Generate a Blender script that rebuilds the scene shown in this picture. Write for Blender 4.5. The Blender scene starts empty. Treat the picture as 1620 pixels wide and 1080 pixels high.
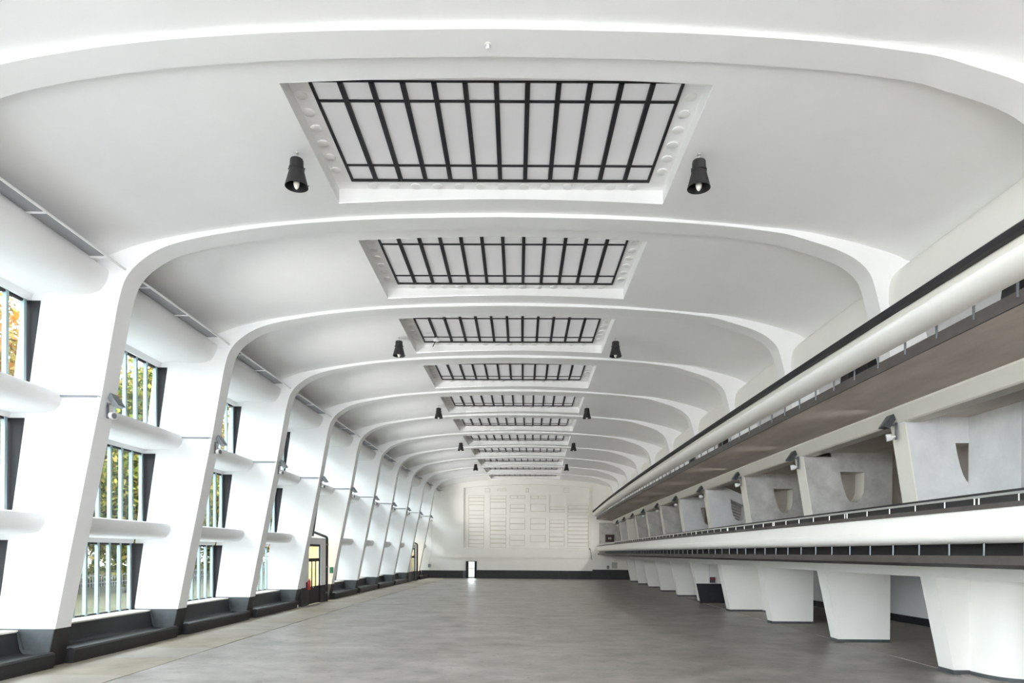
import bpy, bmesh, math, random
import numpy as np
from mathutils import Vector, Matrix
random.seed(7); rng = np.random.default_rng(11)
SC = bpy.context.scene; COL = SC.collection

# ------------------------------------------------------------------ camera
EYE = 2.89; FPX = 1080.0; ROLL = 0.0069
cam = bpy.data.cameras.new('camera'); camo = bpy.data.objects.new('camera', cam); COL.objects.link(camo)
cam.sensor_fit = 'HORIZONTAL'; cam.sensor_width = 36.0; cam.lens = 36.0*FPX/1620.0
cam.shift_x = 0.0; cam.shift_y = (874.2-540.0)/1620.0          # rising front of an architectural lens
cam.clip_start = 0.1; cam.clip_end = 600
camo.matrix_world = Matrix.Translation((0, 0, EYE)) @ Matrix.Rotation(-ROLL, 4, 'Y') @ Matrix.Rotation(math.pi/2, 4, 'X')
SC.camera = camo

# ------------------------------------------------------------------ sky, sun, exposure
SKY = 12.6
w = bpy.data.worlds.new('sky'); SC.world = w; w.use_nodes = True
bg = w.node_tree.nodes['Background']; bg.inputs['Color'].default_value = (0.90, 0.95, 1.0, 1); bg.inputs['Strength'].default_value = SKY
sl = bpy.data.lights.new('sun', 'SUN'); sl.energy = 7.0; sl.color = (1.0, 0.92, 0.78); sl.angle = math.radians(3)
so = bpy.data.objects.new('sun', sl); COL.objects.link(so)
so.rotation_euler = Vector((-0.72, 0.25, -0.85)).to_track_quat('-Z', 'Y').to_euler()
SC.view_settings.view_transform = 'Standard'; SC.view_settings.look = 'None'
SC.view_settings.exposure = 0.2; SC.view_settings.gamma = 1.0; SC.view_settings.use_curve_mapping = False
try:
    SC.cycles.max_bounces = 12; SC.cycles.diffuse_bounces = 8; SC.cycles.glossy_bounces = 3
    SC.cycles.transparent_max_bounces = 16; SC.cycles.caustics_reflective = False; SC.cycles.caustics_refractive = False
    SC.cycles.sample_clamp_indirect = 6.0
except Exception: pass

# ------------------------------------------------------------------ the hall bends gently in plan
BB = -0.00666; BA = 0.00044/1.1209
def cen(y): return BB*y + BA*y*y
def tan_(y): return BB + 2*BA*y
def H(x, y, z):
    t = tan_(y); return (cen(y)+x, y-t*x, z)

# ------------------------------------------------------------------ materials
def mat(name, col, rough=0.6, noise=0.0, scale=3.0, col2=None, bump=0.0, metal=0.0, stretch=None, detail=6.0, spec=0.5):
    m = bpy.data.materials.new(name); m.use_nodes = True; nt = m.node_tree
    p = nt.nodes['Principled BSDF']; p.inputs['Roughness'].default_value = rough; p.inputs['Metallic'].default_value = metal
    p.inputs['Specular IOR Level'].default_value = spec
    p.inputs['Base Color'].default_value = (*col, 1)
    if noise > 0 or col2:
        tc = nt.nodes.new('ShaderNodeTexCoord'); mp = nt.nodes.new('ShaderNodeMapping')
        if stretch: mp.inputs['Scale'].default_value = stretch
        n = nt.nodes.new('ShaderNodeTexNoise'); n.inputs['Scale'].default_value = scale; n.inputs['Detail'].default_value = detail
        n.inputs['Roughness'].default_value = 0.65
        r = nt.nodes.new('ShaderNodeValToRGB'); r.color_ramp.elements[0].position = 0.32; r.color_ramp.elements[1].position = 0.68
        c2 = col2 or tuple(c*(1-noise) for c in col)
        r.color_ramp.elements[0].color = (*c2, 1); r.color_ramp.elements[1].color = (*col, 1)
        L = nt.links.new
        L(tc.outputs['Object'], mp.inputs['Vector']); L(mp.outputs['Vector'], n.inputs['Vector'])
        L(n.outputs['Fac'], r.inputs['Fac']); L(r.outputs['Color'], p.inputs['Base Color'])
        if bump:
            b = nt.nodes.new('ShaderNodeBump'); b.inputs['Strength'].default_value = bump; b.inputs['Distance'].default_value = 0.02
            L(n.outputs['Fac'], b.inputs['Height']); L(b.outputs['Normal'], p.inputs['Normal'])
    return m
M = {}
M['white'] = mat('white_paint', (0.91, 0.91, 0.91), 0.7, 0.03, 0.9)
M['vault'] = mat('vault_plaster', (0.95, 0.95, 0.955), 0.85, 0.04, 0.6, bump=0.05)
M['warm'] = mat('warm_white_paint', (0.91, 0.895, 0.85), 0.7, 0.03, 0.9)
M['joint'] = mat('shade_joint', (0.66, 0.62, 0.55), 0.9)
M['ochre'] = mat('ochre_boarding', (0.84, 0.62, 0.25), 0.6, 0.25, 1.5, stretch=(1, 6, 0.3))
M['cream'] = mat('cream_paint', (0.82, 0.79, 0.71), 0.6, 0.05, 1.2)
M['rear'] = mat('rear_wall_paint', (0.87, 0.85, 0.80), 0.7, 0.05, 0.7)
M['dark'] = mat('dark_wainscot_paint', (0.024, 0.024, 0.026), 0.5, 0.35, 2.5, spec=0.35)
M['greypaint'] = mat('grey_base_paint', (0.085, 0.095, 0.10), 0.5, 0.3, 3, spec=0.35)
M['black'] = mat('black_steel', (0.016, 0.015, 0.018), 0.6, spec=0.3)
M['lamp'] = mat('black_lamp_shade', (0.016, 0.015, 0.016), 0.5)
M['concrete'] = mat('bare_concrete', (0.60, 0.585, 0.56), 0.85, 0.0, 1.6, col2=(0.40, 0.385, 0.36), bump=0.12)
M['palecon'] = mat('pale_or_lit_concrete', (0.74, 0.74, 0.73), 0.85, 0.0, 1.2, col2=(0.60, 0.60, 0.60))  # also puts the light on the brighter gallery walls into their colour
M['soffit'] = mat('brown_concrete', (0.62, 0.55, 0.485), 0.8, 0.0, 1.3, col2=(0.48, 0.42, 0.37), stretch=(1.6, 0.35, 1))
M['slabedge'] = mat('dark_slab_edge', (0.085, 0.072, 0.066), 0.55, 0.3, 3)
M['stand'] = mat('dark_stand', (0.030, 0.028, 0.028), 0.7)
M['mull'] = mat('pale_blue_mullion', (0.27, 0.35, 0.365), 0.5, spec=0.3)
M['steel'] = mat('steel_rail', (0.55, 0.54, 0.52), 0.3, metal=0.8)
M['fixture'] = mat('grey_fixture', (0.22, 0.23, 0.25), 0.35, metal=0.5)
M['fixdark'] = mat('dark_fixture', (0.10, 0.11, 0.12), 0.3, metal=0.5)
M['bulb'] = mat('opal_bulb', (0.9, 0.88, 0.80), 0.25)
M['tray'] = mat('grey_tray', (0.22, 0.22, 0.23), 0.6)
M['cover'] = mat('white_cover_disc', (0.80, 0.80, 0.79), 0.5)
M['red'] = mat('red_enamel', (0.42, 0.03, 0.025), 0.35)
M['green'] = mat('green_plastic', (0.03, 0.22, 0.15), 0.4)
M['box'] = mat('grey_box', (0.42, 0.41, 0.39), 0.5)
M['maroon'] = mat('maroon_board', (0.035, 0.012, 0.016), 0.5)
M['bark'] = mat('bark', (0.060, 0.046, 0.046), 0.9, 0.5, 4, bump=0.5)
M['fence'] = mat('white_fence', (0.30, 0.30, 0.29), 0.6)
M['slab1'] = mat('beige_floor_slab', (0.40, 0.355, 0.275), 0.5, 0.0, 1.2, col2=(0.29, 0.25, 0.19))
M['slab2'] = mat('pale_floor_slab', (0.44, 0.41, 0.35), 0.5, 0.0, 1.0, col2=(0.33, 0.30, 0.26))
M['underfloor'] = mat('gallery_floor', (0.40, 0.36, 0.32), 0.6, 0.25, 1.5)
M['grass'] = mat('leaf_strewn_grass', (0.045, 0.055, 0.014), 0.95, 0.0, 0.9, col2=(0.040, 0.030, 0.024))
M['paving'] = mat('pale_paving', (0.80, 0.79, 0.78), 0.8, 0.10, 2)  # very pale, to bounce light from outside onto the ceiling
M['bldg'] = mat('pale_render', (0.5, 0.48, 0.44), 0.8)

def floor_mat():
    m = bpy.data.materials.new('worn_floor'); m.use_nodes = True; nt = m.node_tree; L = nt.links.new
    p = nt.nodes['Principled BSDF']
    tc = nt.nodes.new('ShaderNodeTexCoord')
    def noise(scale, st, det=8, rough=0.6):
        mp = nt.nodes.new('ShaderNodeMapping'); mp.inputs['Scale'].default_value = st
        n = nt.nodes.new('ShaderNodeTexNoise'); n.inputs['Scale'].default_value = scale; n.inputs['Detail'].default_value = det; n.inputs['Roughness'].default_value = rough
        L(tc.outputs['Object'], mp.inputs['Vector']); L(mp.outputs['Vector'], n.inputs['Vector']); return n
    def ramp(n, a, ca, b, cb):
        r = nt.nodes.new('ShaderNodeValToRGB'); e = r.color_ramp.elements
        e[0].position = a; e[1].position = b; e[0].color = (*ca, 1); e[1].color = (*cb, 1); L(n.outputs['Fac'], r.inputs['Fac']); return r
    big = ramp(noise(0.30, (1, 1.3, 1), 7, 0.62), 0.34, (0.270, 0.244, 0.222), 0.7, (0.405, 0.378, 0.352))
    streak = ramp(noise(1.1, (0.8, 1.0, 1), 10, 0.72), 0.34, (0.66, 0.64, 0.62), 0.60, (1.08, 1.08, 1.08))
    spot = ramp(noise(3.5, (1.0, 0.8, 1), 8, 0.75), 0.34, (0.60, 0.58, 0.56), 0.44, (1.0, 1.0, 1.0))
    scratch = ramp(noise(4.0, (0.8, 1.0, 1), 10, 0.8), 0.64, (1.0, 1.0, 1.0), 0.72, (1.7, 1.66, 1.6))
    prev = big
    for r in (streak, spot, scratch):
        mx = nt.nodes.new('ShaderNodeMix'); mx.data_type = 'RGBA'; mx.blend_type = 'MULTIPLY'; mx.inputs[0].default_value = 1.0
        L(prev.outputs[0 if prev is big else 2], mx.inputs[6]); L(r.outputs['Color'], mx.inputs[7]); prev = mx
    L(prev.outputs[2], p.inputs['Base Color'])
    rr = nt.nodes.new('ShaderNodeMapRange'); rr.inputs['To Min'].default_value = 0.24; rr.inputs['To Max'].default_value = 0.52
    L(noise(0.8, (1, 1, 1), 6).outputs['Fac'], rr.inputs['Value']); L(rr.outputs['Result'], p.inputs['Roughness'])
    b = nt.nodes.new('ShaderNodeBump'); b.inputs['Strength'].default_value = 0.08; b.inputs['Distance'].default_value = 0.02
    L(noise(3.0, (1, 1, 1), 8).outputs['Fac'], b.inputs['Height']); L(b.outputs['Normal'], p.inputs['Normal'])
    return m
M['floor'] = floor_mat()
def glass_mat(name, tint, refl):
    m = bpy.data.materials.new(name); m.use_nodes = True; nt = m.node_tree; nt.nodes.clear(); L = nt.links.new
    o = nt.nodes.new('ShaderNodeOutputMaterial'); t = nt.nodes.new('ShaderNodeBsdfTransparent'); g = nt.nodes.new('ShaderNodeBsdfGlossy')
    t.inputs['Color'].default_value = (*tint, 1); g.inputs['Roughness'].default_value = 0.02; g.inputs['Color'].default_value = (0.9, 0.95, 1, 1)
    x = nt.nodes.new('ShaderNodeMixShader'); f = nt.nodes.new('ShaderNodeLayerWeight'); f.inputs['Blend'].default_value = 0.5
    pw = nt.nodes.new('ShaderNodeMath'); pw.operation = 'POWER'; pw.inputs[1].default_value = 5.0
    ma = nt.nodes.new('ShaderNodeMath'); ma.operation = 'MULTIPLY_ADD'; ma.inputs[1].default_value = 0.5; ma.inputs[2].default_value = refl
    L(f.outputs['Facing'], pw.inputs[0]); L(pw.outputs[0], ma.inputs[0]); L(ma.outputs[0], x.inputs['Fac']); L(t.outputs[0], x.inputs[1]); L(g.outputs[0], x.inputs[2]); L(x.outputs[0], o.inputs['Surface'])
    return m
M['glass'] = glass_mat('window_glass', (0.90, 0.93, 0.93), 0.02)
def frosted():
    m = bpy.data.materials.new('frosted_skylight_glass'); m.use_nodes = True; nt = m.node_tree; nt.nodes.clear(); L = nt.links.new
    o = nt.nodes.new('ShaderNodeOutputMaterial'); t = nt.nodes.new('ShaderNodeBsdfTranslucent'); d = nt.nodes.new('ShaderNodeBsdfDiffuse'); a = nt.nodes.new('ShaderNodeAddShader')
    tc = nt.nodes.new('ShaderNodeTexCoord'); n = nt.nodes.new('ShaderNodeTexNoise'); n.inputs['Scale'].default_value = 0.8
    r = nt.nodes.new('ShaderNodeValToRGB'); r.color_ramp.elements[0].position = 0.3; r.color_ramp.elements[1].position = 0.7
    r.color_ramp.elements[0].color = (0.140, 0.138, 0.136, 1); r.color_ramp.elements[1].color = (0.155, 0.153, 0.151, 1)
    L(tc.outputs['Object'], n.inputs['Vector']); L(n.outputs['Fac'], r.inputs['Fac']); L(r.outputs['Color'], t.inputs['Color'])
    d.inputs['Color'].default_value = (0.26, 0.255, 0.25, 1)
    L(t.outputs[0], a.inputs[0]); L(d.outputs[0], a.inputs[1]); L(a.outputs[0], o.inputs['Surface']); return m
M['frost'] = frosted()
M['opal'] = M['frost'].copy(); M['opal'].name = 'opal_clerestory_glass'
for e_, c_ in zip(M['opal'].node_tree.nodes['Color Ramp'].color_ramp.elements, (0.27, 0.29)): e_.color = (c_, c_, c_, 1)
def leaf_mat(name, cols):
    m = bpy.data.materials.new(name); m.use_nodes = True; nt = m.node_tree; nt.nodes.clear(); L = nt.links.new
    o = nt.nodes.new('ShaderNodeOutputMaterial'); g = nt.nodes.new('ShaderNodeNewGeometry'); r = nt.nodes.new('ShaderNodeValToRGB')
    r.color_ramp.interpolation = 'CONSTANT'; e = r.color_ramp.elements
    while len(e) < len(cols): e.new(0.5)
    for i, c in enumerate(cols): e[i].position = i/len(cols); e[i].color = (*[v*0.72 for v in c], 1)
    d = nt.nodes.new('ShaderNodeBsdfDiffuse'); t = nt.nodes.new('ShaderNodeBsdfTranslucent'); a = nt.nodes.new('ShaderNodeMixShader'); a.inputs[0].default_value = 0.4
    L(g.outputs['Random Per Island'], r.inputs['Fac']); L(r.outputs['Color'], d.inputs['Color']); L(r.outputs['Color'], t.inputs['Color'])
    L(d.outputs[0], a.inputs[1]); L(t.outputs[0], a.inputs[2]); L(a.outputs[0], o.inputs['Surface']); return m
M['leafA'] = leaf_mat('autumn_leaves_orange', [(0.30, 0.13, 0.03), (0.36, 0.22, 0.05), (0.22, 0.17, 0.04), (0.40, 0.19, 0.08), (0.12, 0.10, 0.03), (0.30, 0.24, 0.09)])
M['leafB'] = leaf_mat('autumn_leaves_green', [(0.16, 0.19, 0.04), (0.28, 0.25, 0.06), (0.10, 0.13, 0.03), (0.34, 0.27, 0.08), (0.20, 0.20, 0.05), (0.06, 0.07, 0.02)])

# ------------------------------------------------------------------ mesh helpers
def link(name, me, m, parent=None, loc=None, rot=None):
    o = bpy.data.objects.new(name, me); COL.objects.link(o)
    if m is not None and not me.materials:
        for q in (m if isinstance(m, (list, tuple)) else [m]): me.materials.append(M[q])
    if parent: o.parent = parent
    if loc is not None: o.location = loc
    if rot is not None: o.rotation_euler = rot
    return o
def mesh(name, vs, fs, smooth=False, sharp=None):
    me = bpy.data.meshes.new(name); me.from_pydata([tuple(v) for v in vs], [], fs); me.validate()
    bm = bmesh.new(); bm.from_mesh(me); bmesh.ops.recalc_face_normals(bm, faces=bm.faces); bm.to_mesh(me); bm.free()
    if smooth:
        me.polygons.foreach_set('use_smooth', [True]*len(me.polygons))
        me.set_sharp_from_angle(angle=math.radians(sharp or 32))
    me.update(); return me
class MB:
    """collects boxes, prisms and tubes into one mesh"""
    def __init__(s): s.v = []; s.f = []
    def add(s, vs, fs):
        o = len(s.v); s.v += [tuple(v) for v in vs]; s.f += [tuple(i+o for i in f) for f in fs]; return s
    def box(s, x0, x1, y0, y1, z0, z1):
        return s.add([(x0,y0,z0),(x1,y0,z0),(x1,y1,z0),(x0,y1,z0),(x0,y0,z1),(x1,y0,z1),(x1,y1,z1),(x0,y1,z1)],
                     [(0,3,2,1),(4,5,6,7),(0,1,5,4),(1,2,6,5),(2,3,7,6),(3,0,4,7)])
    def prism(s, poly, y0, y1):                 # polygon in x,z pushed along y
        n = len(poly)
        return s.add([(x,y0,z) for x,z in poly]+[(x,y1,z) for x,z in poly],
                     [tuple(range(n)), tuple(range(2*n-1,n-1,-1))]+[(i,(i+1)%n,n+(i+1)%n,n+i) for i in range(n)])
    def flat(s, poly, z0, z1):                  # polygon in x,y pushed up
        n = len(poly)
        return s.add([(x,y,z0) for x,y in poly]+[(x,y,z1) for x,y in poly],
                     [tuple(range(n)), tuple(range(2*n-1,n-1,-1))]+[(i,(i+1)%n,n+(i+1)%n,n+i) for i in range(n)])
    def tube(s, pts, r, seg=10, cap=True):
        P = [Vector(p) for p in pts]; rs = r if isinstance(r, (list, tuple)) else [r]*len(P); rings = []; b = len(s.v); vs = []; fs = []
        for i, p in enumerate(P):
            d = (P[min(i+1,len(P)-1)]-P[max(i-1,0)]).normalized()
            a = Vector((0,0,1)) if abs(d.z) < 0.95 else Vector((1,0,0)); u = d.cross(a).normalized(); v = d.cross(u)
            for k in range(seg):
                t = 2*math.pi*k/seg; vs.append(p+(u*math.cos(t)+v*math.sin(t))*rs[i])
        for i in range(len(P)-1):
            for k in range(seg): fs.append((i*seg+k, i*seg+(k+1)%seg, (i+1)*seg+(k+1)%seg, (i+1)*seg+k))
        if cap: fs += [tuple(range(seg)), tuple(range((len(P)-1)*seg, len(P)*seg))]
        return s.add(vs, fs)
    def lathe(s, prof, seg=24, c=(0,0,0)):
        vs = []; fs = []
        for r, z in prof:
            for k in range(seg): t = 2*math.pi*k/seg; vs.append((c[0]+r*math.cos(t), c[1]+r*math.sin(t), c[2]+z))
        for i in range(len(prof)-1):
            for k in range(seg): fs.append((i*seg+k, i*seg+(k+1)%seg, (i+1)*seg+(k+1)%seg, (i+1)*seg+k))
        return s.add(vs, fs)
    def sweep(s, prof, ys, closed=True):        # x,z profile run along the bent hall
        n = len(prof); vs = []; fs = []
        for y in ys: vs += [H(x, y, z) for x, z in prof]
        for i in range(len(ys)-1):
            for k in range(n if closed else n-1):
                fs.append((i*n+k, i*n+(k+1)%n, (i+1)*n+(k+1)%n, (i+1)*n+k))
        if closed: fs += [tuple(range(n)), tuple(range((len(ys)-1)*n, len(ys)*n))]
        return s.add(vs, fs)
    def me(s, name, smooth=False, sharp=None): return mesh(name, s.v, s.f, smooth, sharp)
    def obj(s, name, m, parent=None, smooth=False, loc=None, rot=None): return link(name, s.me(name, smooth), m, parent, loc, rot)
def tag(o, label=None, cat=None, group=None, kind=None):
    for k, v in (('label', label), ('category', cat), ('group', group), ('kind', kind)):
        if v: o[k] = v
    return o
def empty(name, loc=(0,0,0), rz=0.0, parent=None):
    o = bpy.data.objects.new(name, None); o.empty_display_size = 0.3; COL.objects.link(o); o.location = loc; o.rotation_euler = (0,0,rz)
    if parent: o.parent = parent
    return o
def station(name, y, x=0.0, z=0.0):             # an empty at a station of the hall, turned with its axis
    return empty(name, H(x, y, z), -math.atan(tan_(y)))
def copy_tree(o, parent=None):
    c = o.copy(); COL.objects.link(c); c.parent = parent
    for ch in o.children: copy_tree(ch, c)
    return c
def put(o, y, x=0.0, z=0.0): o.location = H(x, y, z); o.rotation_euler = (0, 0, -math.atan(tan_(y)))
def catmull(p, k=5):
    out = []; q = [p[0]]+list(p)+[p[-1]]
    for i in range(1, len(q)-2):
        a, b, c, d = [np.array(v) for v in q[i-1:i+3]]
        for j in range(k):
            t = j/k; out.append(tuple(0.5*((2*b)+(-a+c)*t+(2*a-5*b+4*c-d)*t*t+(-a+3*b-3*c+d)*t**3)))
    out.append(tuple(p[-1])); return out
ORD = ['nearest', 'second', 'third', 'fourth', 'fifth', 'sixth', 'seventh', 'eighth', 'ninth', 'tenth', 'eleventh', 'twelfth']
def nth(i, what, last=None): return f'{what} nearest the camera' if i == 0 else (f'farthest {what} from the camera' if i == last else f'{ORD[i]} {what} from the camera')

Y0, Y1 = -8.0, 76.5                              # the near end stands open behind the camera
def yrange(a, b, step=2.0):
    n = max(1, int(math.ceil((b-a)/step))); return [a+(b-a)*i/n for i in range(n+1)]
RIBS = [17+6*n for n in range(-4, 10)]           # -7 .. 71
HALF = 0.3

# ------------------------------------------------------------------ vault, with an opening over every bay
VP = [(-10.75,9.74),(-10.45,9.90),(-10.033,10.09),(-9.628,10.25),(-9.136,10.418),(-8.617,10.542),(-7.895,10.68),(-7.174,10.786),(-6.298,10.907),(-5.2,11.01),(-4.115,11.093),
      (-2.4,11.165),(-0.3,11.20),(1.8,11.165),(3.49,11.093),(4.7,11.005),(5.8,10.91),(6.689,10.826),(7.2,10.757),(7.713,10.65),(8.48,10.461),(9.246,10.235),(9.705,10.045),(10.6,9.95),(12.5,9.9),(14.2,9.9)]
def vz(x):
    for (a, za), (b, zb) in zip(VP, VP[1:]):
        if a <= x <= b: return za+(zb-za)*(x-a)/(b-a)
    return VP[-1][1]
OX0, OX1, OY = -4.115, 3.49, 2.047
SKYY = [14+6*n for n in range(0, 11)] + [8.0, 2.0, -4.0]
xs = sorted(set([round(x, 3) for x, z in catmull(VP[:11], 3)] + [round(x, 3) for x, z in catmull(VP[10:15], 4)] + [round(x, 3) for x, z in catmull(VP[14:], 3)]))
zc = {}
for seg in (catmull(VP[:11], 3), catmull(VP[10:15], 4), catmull(VP[14:], 3)):
    for x, z in seg: zc[round(x, 3)] = z
ys = set([Y0, Y1])
for y in SKYY: ys |= {y-OY, y, y+OY}
for r in RIBS: ys.add(float(r))
ys = sorted(y for y in ys if Y0 <= y <= Y1)
vs = []; fs = []; nx = len(xs)
for y in ys: vs += [H(x, y, zc[x]) for x in xs]
for i in range(len(ys)-1):
    ym = (ys[i]+ys[i+1])/2
    hole = any(abs(ym-s) < OY for s in SKYY)
    for k in range(nx-1):
        xm = (xs[k]+xs[k+1])/2
        if hole and OX0 < xm < OX1: continue
        fs.append((i*nx+k, i*nx+k+1, (i+1)*nx+k+1, (i+1)*nx+k))
ce = link('ceiling', mesh('ceiling', vs, fs, True, 60), 'vault')
tag(ce, 'white plastered vault with a row of skylight openings', 'ceiling', kind='structure')

# ------------------------------------------------------------------ floor
fl = link('floor', MB().sweep([(-8.85,-0.3),(-8.85,0),(17,0),(17,-0.3)], yrange(Y0, Y1+0.3, 3)).me('floor'), 'floor')
tag(fl, 'worn grey brown hall floor with scuffs and streaks', 'floor', kind='structure')
MB().sweep([(-13.0,-0.3),(-13.0,-0.03),(-8.8,-0.03),(-8.8,-0.3)], yrange(Y0, Y1, 3)).obj('edge_bed', 'slabedge', fl)
MB().sweep([(10.95,0.0),(10.95,0.012),(16.8,0.012),(16.8,0.0)], yrange(Y0, Y1-0.1, 3)).obj('gallery_floor', 'underfloor', fl)
yy = 9.0; i = 0
while yy < Y1-0.1:
    ln = (2.0, 3.1, 1.6, 2.6)[i % 4]; e = min(yy+ln, Y1)
    zt = -0.004+0.003*((i*7) % 3)
    MB().sweep([(-11.9,-0.1),(-11.9,zt),(-8.90,zt),(-8.90,-0.1)], [yy+0.008, e-0.008]).obj('floor_slab', ('slab1', 'slab2', 'slab2', 'slab1', 'slab2')[i % 5], fl)
    yy = e; i += 1

# ------------------------------------------------------------------ concrete frames: raked pier, arch, raked right leg
INL = [(-11.40,0.0),(-11.214,0.94),(-10.10,6.71),(-9.857,8.146),(-9.80,8.47),(-9.742,8.81),(-9.68,9.09),(-9.603,9.38),(-9.505,9.60),(-9.335,9.83),(-9.081,10.05),(-8.792,10.235),(-8.46,10.38),(-7.896,10.535),(-7.175,10.672),(-6.299,10.806),(-5.1,10.93),(-3.16,11.045),(-0.33,11.10)]
INR = [(-0.33,11.10),(2.6,11.05),(4.9,10.92),(6.1,10.79),(6.688,10.70),(7.199,10.551),(7.711,10.392),(8.017,10.273),(8.273,10.142),(8.476,9.99),(8.629,9.83),(8.735,9.64),(8.83,9.33),(8.942,8.864)]
def legx(z):                                     # front of the right leg
    P = [(10.80,0.0),(10.30,2.35),(9.87,4.25),(9.54,6.13),(8.942,8.864)]
    for (xa, za), (xb, zb) in zip(P, P[1:]):
        if za <= z <= zb: return xa+(xb-xa)*(z-za)/(zb-za)
def pierx(z): return -11.40+0.1945*z
def rake(z): return -12.80+0.131*z               # where the white paint of the pier gives way to the dark window reveal
inner = catmull(INL[2:], 4)
innR = catmull(INR, 4)
# left pier, above its painted foot
pl = [(-11.214,0.94)] + [p for p in inner if p[1] < 9.62] 
ptop = pl[-1]
left_poly = pl + [(ptop[0]-0.5, 9.72),(-11.9,9.72),(-12.08,9.0),(-12.88,0.94)]
ME_left = MB().prism(left_poly, -HALF, HALF).me('left_pier', True)
ME_foot = MB().prism([(-11.42,0.0),(-11.236,0.94),(-12.87,0.94),(-12.95,0.0)], -HALF-0.004, HALF+0.004).me('painted_foot')
ME_footf = MB().prism([(-11.40,0.0),(-11.214,0.94),(-11.24,0.94),(-11.43,0.0)], -HALF-0.006, HALF+0.006).me('foot_front')
ar = [p for p in inner if p[1] >= ptop[1]] + innR[1:]
top = [(x, vz(min(max(x, -10.7), 14))+0.12) for x in (9.6, 8.6, 7.8, 7.0, 6.0, 5.0, 3.5, 1.8, -0.3, -2.4, -4.1, -5.2, -6.3, -7.2, -7.9, -8.6, -9.1, -9.6, -10.2)]
arch_poly = ar + [(9.95, 8.864)] + top + [(-10.3, 9.70), (ptop[0]-0.5, 9.70)]
ME_arch = MB().prism(arch_poly, -HALF, HALF).me('arch_rib', True)
ME_uleg = MB().prism([(8.942,8.864),(9.54,6.13),(10.5,6.13),(9.95,8.864)], -HALF, HALF).me('upper_leg')
ME_lleg = MB().prism([(10.30,2.36),(10.78,0.11),(12.46,0.11),(12.46,2.6),(10.25,2.6)], -HALF, HALF).me('lower_pier')
ME_skirt = MB().prism([(10.78,0.0),(10.76,0.11),(12.47,0.11),(12.47,0.0)], -HALF-0.012, HALF+0.012).me('skirting')
HOLE = [(10.78,5.64),(10.83,5.36),(10.90,5.08),(10.98,4.85),(11.07,4.70),(11.17,4.63),(11.28,4.625),(11.40,4.68),(11.50,4.80),(11.565,4.97),(11.58,5.2),(11.58,5.64)]
def cross_wall(kind):
    mb = MB(); F = [(legx(6.13)+0.0,6.13),(legx(5.2),5.2),(legx(4.25),4.25),(legx(2.6),2.6)]
    xb = 12.5
    if kind == 'plain':
        mb.prism([(F[0][0],6.3)]+F+[(xb,2.6),(xb,6.3)], -HALF, HALF)
    elif kind == 'hole':
        xm = 11.17; i = 5
        mb.prism([(F[0][0],6.3)]+F+[(xm,2.6)]+HOLE[i::-1]+[(xm,5.64),(xm,6.3)][0:2], -HALF, HALF)
        mb.prism([(xm,2.6),(xb,2.6),(xb,6.3),(xm,6.3),(xm,5.64)]+HOLE[:i-1:-1], -HALF, HALF)
    else:                                        # sloping top, tapering window
        hl = [(10.77,5.68),(10.84,5.2),(10.92,4.85),(11.04,4.66),(11.2,4.575),(11.34,4.60),(11.44,4.72),(11.5,5.0),(11.5,5.33)]
        xm = 11.2; zt = 5.68-(xm-10.77)*(5.68-5.33)/(11.5-10.77)
        mb.prism([(F[0][0],6.32),(F[0][0],6.13)]+F[1:]+[(xm,2.6)]+hl[4::-1]+[(xm,zt),(xm,5.98),(10.45,6.32)], -HALF, HALF)
        mb.prism([(xm,2.6),(xb,2.6),(xb,5.38),(xm,5.98),(xm,zt),hl[8]]+hl[7:3:-1], -HALF, HALF)
    return mb.me('gallery_wall')
ME_edge = MB().prism([(legx(6.13)-0.012,6.2),(legx(4.25)-0.012,4.2),(legx(2.6)-0.012,2.6),(legx(2.6)+0.02,2.6),(legx(4.25)+0.02,4.2),(legx(6.13)+0.02,6.2)], -HALF-0.01, HALF+0.01).me('column_edge')
CW = {k: cross_wall(k) for k in ('plain', 'hole', 'cut')}
ME_reveal = []
GX = [-12.80, -12.43, -11.98]; GZ0 = [0.90, 3.80, 6.76]; GZ1 = [3.12, 6.12, 9.00]
for s in range(3):
    ME_reveal.append(MB().prism([(GX[s]-0.05,GZ0[s]),(rake(GZ0[s]),GZ0[s]),(rake(GZ1[s]),GZ1[s]),(GX[s]-0.05,GZ1[s])], -HALF-0.02, HALF+0.02).me('window_reveal'))
ME_dado = MB().prism([(legx(0.0)-0.004,0.0),(legx(1.15)-0.004,1.15),(12.48,1.15),(12.48,0)], -HALF-0.02, -HALF+0.02).me('dark_dado')
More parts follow.
